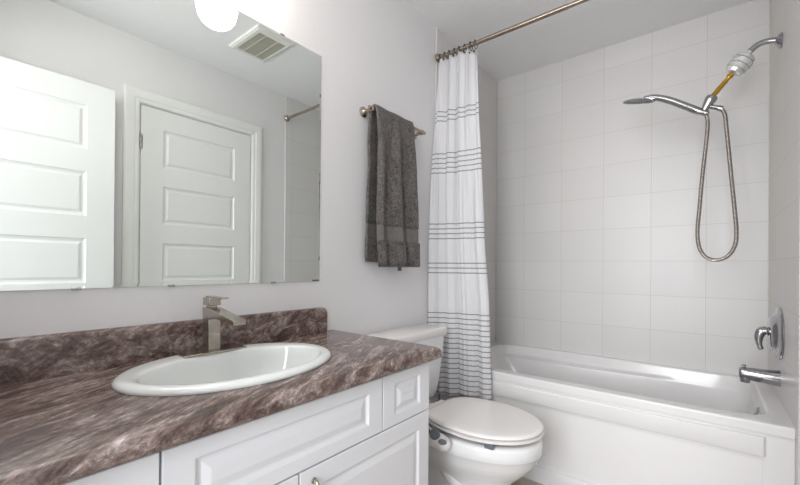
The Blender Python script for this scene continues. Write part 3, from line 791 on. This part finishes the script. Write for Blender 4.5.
rings += [sup(ix0 + 0.09, ix1 - 0.020, iy0 + 0.025, iy1 - 0.025, TR - 0.16, 7, 0.06), sup(ix0 + 0.16, ix1 - 0.035, iy0 + 0.045, iy1 - 0.045, TR - 0.28, 6, 0.045), sup(ix0 + 0.20, ix1 - 0.055, iy0 + 0.07, iy1 - 0.07, TR - 0.335, 5, 0.03), sup(ix0 + 0.26, ix1 - 0.10, iy0 + 0.12, iy1 - 0.12, TR - 0.355, 4, 0.0), sup(ix0 + 0.5, ix1 - 0.35, iy0 + 0.27, iy1 - 0.27, TR - 0.36, 3)]
loft(bm, rings, False, True)
tsh = mk('tub_shell', bm, M['acrylic'], tub, smooth=True, angle=70)
wn = tsh.modifiers.new('weighted', 'WEIGHTED_NORMAL'); wn.keep_sharp = True; wn.weight = 80
# apron with a stepped lip, a plain band, a large recessed panel and a bottom ledge
bm = slab((0.010, TF + 0.010, FZ), (1, 0, 0), (0, 0, 1), (0, -1, 0), [0, 0.018, 1.428, TX1 - 0.010], [0, 0.083, 0.372, TR - 0.040 + ZUP], 0.022, {(1, 1)}, [(0.0015, -0.011), (0.006, -0.004), (0.004, -0.0005)])
ap = mk('apron', bm, M['acrylic'], tub, bevel=0.0015, flat=True)
bm = bmesh.new()
prof = [(TF + 0.012, 0.322), (TF - 0.002, 0.324), (TF - 0.004, 0.328), (TF - 0.004, 0.392), (TF - 0.002, 0.395), (TF + 0.012, 0.396)]
loft(bm, [[(x, y if e_ else TF + 0.012, z) for y, z in prof] for x, e_ in ((0.010, 1), (1.440, 1), (1.450, 0))])
mk('apron_band', bm, M['acrylic'], tub, smooth=True, angle=30)
bm = bmesh.new()
prof = [(TF + 0.012, FZ), (TF - 0.009, FZ), (TF - 0.009, 0.002), (TF - 0.005, 0.010), (TF + 0.012, 0.016)]
loft(bm, [[(x, y, z) for y, z in prof] for x in (0.010, TX1 - 0.001)])
mk('apron_foot', bm, M['acrylic'], tub, smooth=True, angle=30)
bm = bmesh.new(); lathe(bm, (ix1 - 0.006, 2.335, 0.368), (-1, 0, 0.1), [(0, 0.036), (0.006, 0.036), (0.011, 0.031), (0.014, 0.018), (0.015, 0.004)], 32)
lathe(bm, (ix1 - 0.022, 2.335, 0.372), (-1, 0, 0.1), [(0, 0.007), (0.004, 0.006)], 12)
mk('overflow_plate', bm, M['chrome'], tub, smooth=True, angle=40)
bm = bmesh.new(); lathe(bm, (1.28, 2.335, TR - 0.3595), (0, 0, 1), [(0, 0.032), (0.003, 0.031), (0.002, 0.022), (0.008, 0.02), (0.012, 0.006)], 28); mk('drain', bm, M['chrome'], tub, smooth=True, angle=40)

# ------------------------------------------------------------------ shower fittings on the right wall
SY = 2.33; WX = RX - 0.008
sh = thing('wall_shower_fitting', 'chrome shower arm from the right wall with ribbed filter and brass extension', 'shower', (WX, SY, 2.02))
bm = bmesh.new(); lathe(bm, (WX, SY, 2.018), (-1, 0, 0), [(0, 0.032), (0.005, 0.033), (0.012, 0.028), (0.018, 0.018), (0.022, 0.0135)], 32); mk('flange', bm, M['chrome'], sh, smooth=True, angle=40)
bm = bmesh.new(); tube(bm, spline([(WX, SY, 2.020), (1.50, SY, 2.026), (1.47, SY, 2.030), (1.445, SY, 2.025), (1.424, SY, 2.008), (1.408, SY, 1.985)], 6), 0.0125, 18); mk('arm', bm, M['chrome'], sh, smooth=True)
A = Vector((1.412, SY, 1.992)); B = Vector((1.356, SY, 1.918)); ax = (B - A).normalized(); Lf = (B - A).length
bm = bmesh.new()
lathe(bm, A, ax, [(-0.0141, 0.013), (-0.0036, 0.0135), (-0.0026, 0.02), (0.0037, 0.0348), (0.009, 0.0402), (0.0195, 0.0408), (0.0211, 0.036), (0.0237, 0.036), (0.0253, 0.0444), (0.0447, 0.0444), (0.0463, 0.0372), (0.0489, 0.0372), (0.0505, 0.0426), (0.0657, 0.0414), (0.0673, 0.0348), (0.0699, 0.0348), (0.0715, 0.0384), (0.0825, 0.0348), (0.0867, 0.02), (0.0878, 0.01)], 36)
fl = mk('water_filter', bm, M['filter'], sh, smooth=True, angle=35); fl['label'] = 'ribbed silver barrel filter'
bm = bmesh.new(); A2 = A + ax * 0.092; B2 = Vector((1.290, SY, 1.836)); a2 = (B2 - A2).normalized(); L2 = (B2 - A2).length
lathe(bm, A2, a2, [(0, 0.013), (0.010, 0.0135), (0.012, 0.0105), (0.022, 0.0085), (0.030, 0.0105), (L2 - 0.004, 0.0105), (L2, 0.012)], 20)
mk('extension_pipe', bm, M['brass'], sh, smooth=True, angle=40)['label'] = 'golden brass extension pipe'
bm = bmesh.new()
A3 = B2; B3 = Vector((1.252, SY, 1.764)); a3 = (B3 - A3).normalized(); L3 = (B3 - A3).length
lathe(bm, A3 - a3 * 0.004, a3, [(0, 0.013), (0.003, 0.0215), (0.012, 0.0245), (0.024, 0.0235), (0.045, 0.019), (0.065, 0.0145), (L3, 0.0115), (L3 + 0.006, 0.007)], 28)
tube(bm, [(1.272, SY, 1.795), (1.292, SY, 1.786), (1.312, SY, 1.776)], [0.009, 0.0105, 0.0115], 18)
tube(bm, [(1.312, SY, 1.776), (1.326, SY, 1.768)], [0.0135, 0.0125], 18)
mk('swivel_bracket', bm, M['chrome'], sh, smooth=True, angle=45)

hs = thing('hand_shower', 'chrome hand shower resting in the bracket with a looped metal hose', 'hand shower', (1.25, SY, 1.765))
HY = SY - 0.004
bm = bmesh.new()
P = spline([(1.272, HY, 1.760), (1.245, HY, 1.774), (1.206, HY, 1.802), (1.165, HY, 1.832), (1.125, HY, 1.860), (1.085, HY, 1.882), (1.052, HY, 1.894), (1.015, HY, 1.897)], 5)
rd = [interp(i / (len(P) - 1), [0, 0.08, 0.1, 0.2, 0.6, 0.9, 1], [0.014, 0.0155, 0.0135, 0.0175, 0.017, 0.0155, 0.013]) for i in range(len(P))]
tube(bm, P, rd, 22)
mk('handle', bm, M['chrome'], hs, smooth=True)
hc = Vector((0.992, HY, 1.892)); hn = Vector((-0.20, 0.30, -1)).normalized()
bm = bmesh.new(); lathe(bm, hc - hn * 0.012, hn, [(-0.004, 0.012), (-0.001, 0.034), (0.005, 0.060), (0.011, 0.071), (0.016, 0.074), (0.020, 0.072)], 40)
hd_ = mk('spray_head', bm, M['chrome'], hs, smooth=True, angle=50)
bm = bmesh.new(); lathe(bm, hc + hn * 0.0065, hn, [(0, 0.067), (0.003, 0.066), (0.004, 0.01)], 32)
s_, t_ = frame(hn)
for rr_, cnt in ((0.014, 6), (0.027, 12), (0.040, 18), (0.049, 22)):
    for k in range(cnt):
        a = 2 * PI * k / cnt; c = hc + hn * 0.009 + (s_ * math.cos(a) + t_ * math.sin(a)) * rr_
        lathe(bm, c, hn, [(0, 0.0019), (0.0035, 0.0013)], 6)
mk('spray_face', bm, M['greyplastic'], hd_)
bm = bmesh.new()
H = spline([(1.276, HY, 1.758), (1.292, SY, 1.735), (1.2935, SY, 1.705)][:1] + [(1.262, SY, 1.765), (1.270, SY, 1.745), (1.273, SY, 1.70), (1.266, SY, 1.60), (1.254, SY, 1.46), (1.244, SY, 1.31), (1.237, SY, 1.20), (1.244, SY, 1.125), (1.268, SY, 1.078), (1.306, SY, 1.062), (1.346, SY, 1.078), (1.372, SY, 1.125), (1.378, SY, 1.19), (1.370, SY, 1.31), (1.358, SY, 1.46), (1.347, SY, 1.60), (1.340, SY, 1.69), (1.336, SY, 1.735), (1.325, SY, 1.767)], 7)
tube(bm, H, 0.0084, 14)
mk('hose', bm, M['hose'], hs, smooth=True)

# mixer valve
VZ = 0.742; VY = 2.335
vv = thing('shower_valve', 'chrome shower mixer with oval plate and curved lever handle', 'shower valve', (WX, VY, VZ))
bm = bmesh.new(); lathe(bm, (WX, VY, VZ), (-1, 0, 0), [(0, 0.112), (0.006, 0.113), (0.011, 0.109), (0.014, 0.088), (0.020, 0.080), (0.030, 0.074), (0.036, 0.060), (0.038, 0.03)], 48, sy=1.12, sdir=(0, 0, 1)); mk('plate', bm, M['chrome'], vv, smooth=True, angle=50)
bm = bmesh.new(); lathe(bm, (WX - 0.034, VY, VZ + 0.004), (-1, 0, 0), [(0, 0.024), (0.006, 0.020), (0.008, 0.015), (0.016, 0.015), (0.017, 0.019), (0.022, 0.02)], 28); mk('stem', bm, M['chrome'], vv, smooth=True, angle=40)
bm = bmesh.new()
P = spline([(WX - 0.046, VY, VZ + 0.006), (WX - 0.052, VY, VZ + 0.006), (WX - 0.063, VY - 0.002, VZ - 0.001), (WX - 0.069, VY - 0.004, VZ - 0.022), (WX - 0.069, VY - 0.005, VZ - 0.045), (WX - 0.065, VY - 0.005, VZ - 0.066), (WX - 0.061, VY - 0.005, VZ - 0.078)], 5)
tube(bm, P, [interp(i / (len(P) - 1), [0, 0.3, 0.5, 0.75, 0.93, 1], [0.019, 0.019, 0.0165, 0.0095, 0.0105, 0.006]) for i in range(len(P))], 22)
mk('lever', bm, M['chrome'], vv, smooth=True)

# tub spout
sz = 0.545
ts = thing('tub_spout', 'chrome tub spout with diverter knob below the shower mixer', 'tub spout', (WX, VY, sz))
bm = bmesh.new()
rings = []
for x, h, w, dz in ((0.0, 0.035, 0.031, 0.0), (0.02, 0.034, 0.030, 0.0), (0.06, 0.031, 0.028, 0.001), (0.10, 0.0285, 0.0255, 0.003), (0.125, 0.027, 0.024, 0.003), (0.132, 0.0255, 0.022, 0.002), (0.135, 0.021, 0.018, 0.002)):
    rings.append([(WX - x, VY + w * math.cos(2 * PI * k / 32), sz + dz + h * math.sin(2 * PI * k / 32)) for k in range(32)])
loft(bm, rings)
lathe(bm, (WX - 0.113, VY, sz - 0.012), (-0.06, 0, -1), [(0, 0.019), (0.016, 0.0185), (0.024, 0.018), (0.024, 0.015)], 28)
mk('body', bm, M['chrome'], ts, smooth=True, angle=45)
bm = bmesh.new(); lathe(bm, (WX - 0.118, VY, sz + 0.024), (0, 0, 1), [(0, 0.004), (0.010, 0.0038), (0.011, 0.0085), (0.017, 0.0085), (0.019, 0.004)], 18); mk('diverter_knob', bm, M['chrome'], ts, smooth=True, angle=40)

# ------------------------------------------------------------------ lift everything so the floor's top is z = 0
for o in COL.objects:
    if o.parent is None and o.type in {'MESH', 'EMPTY'}: o.location.z += ZUP
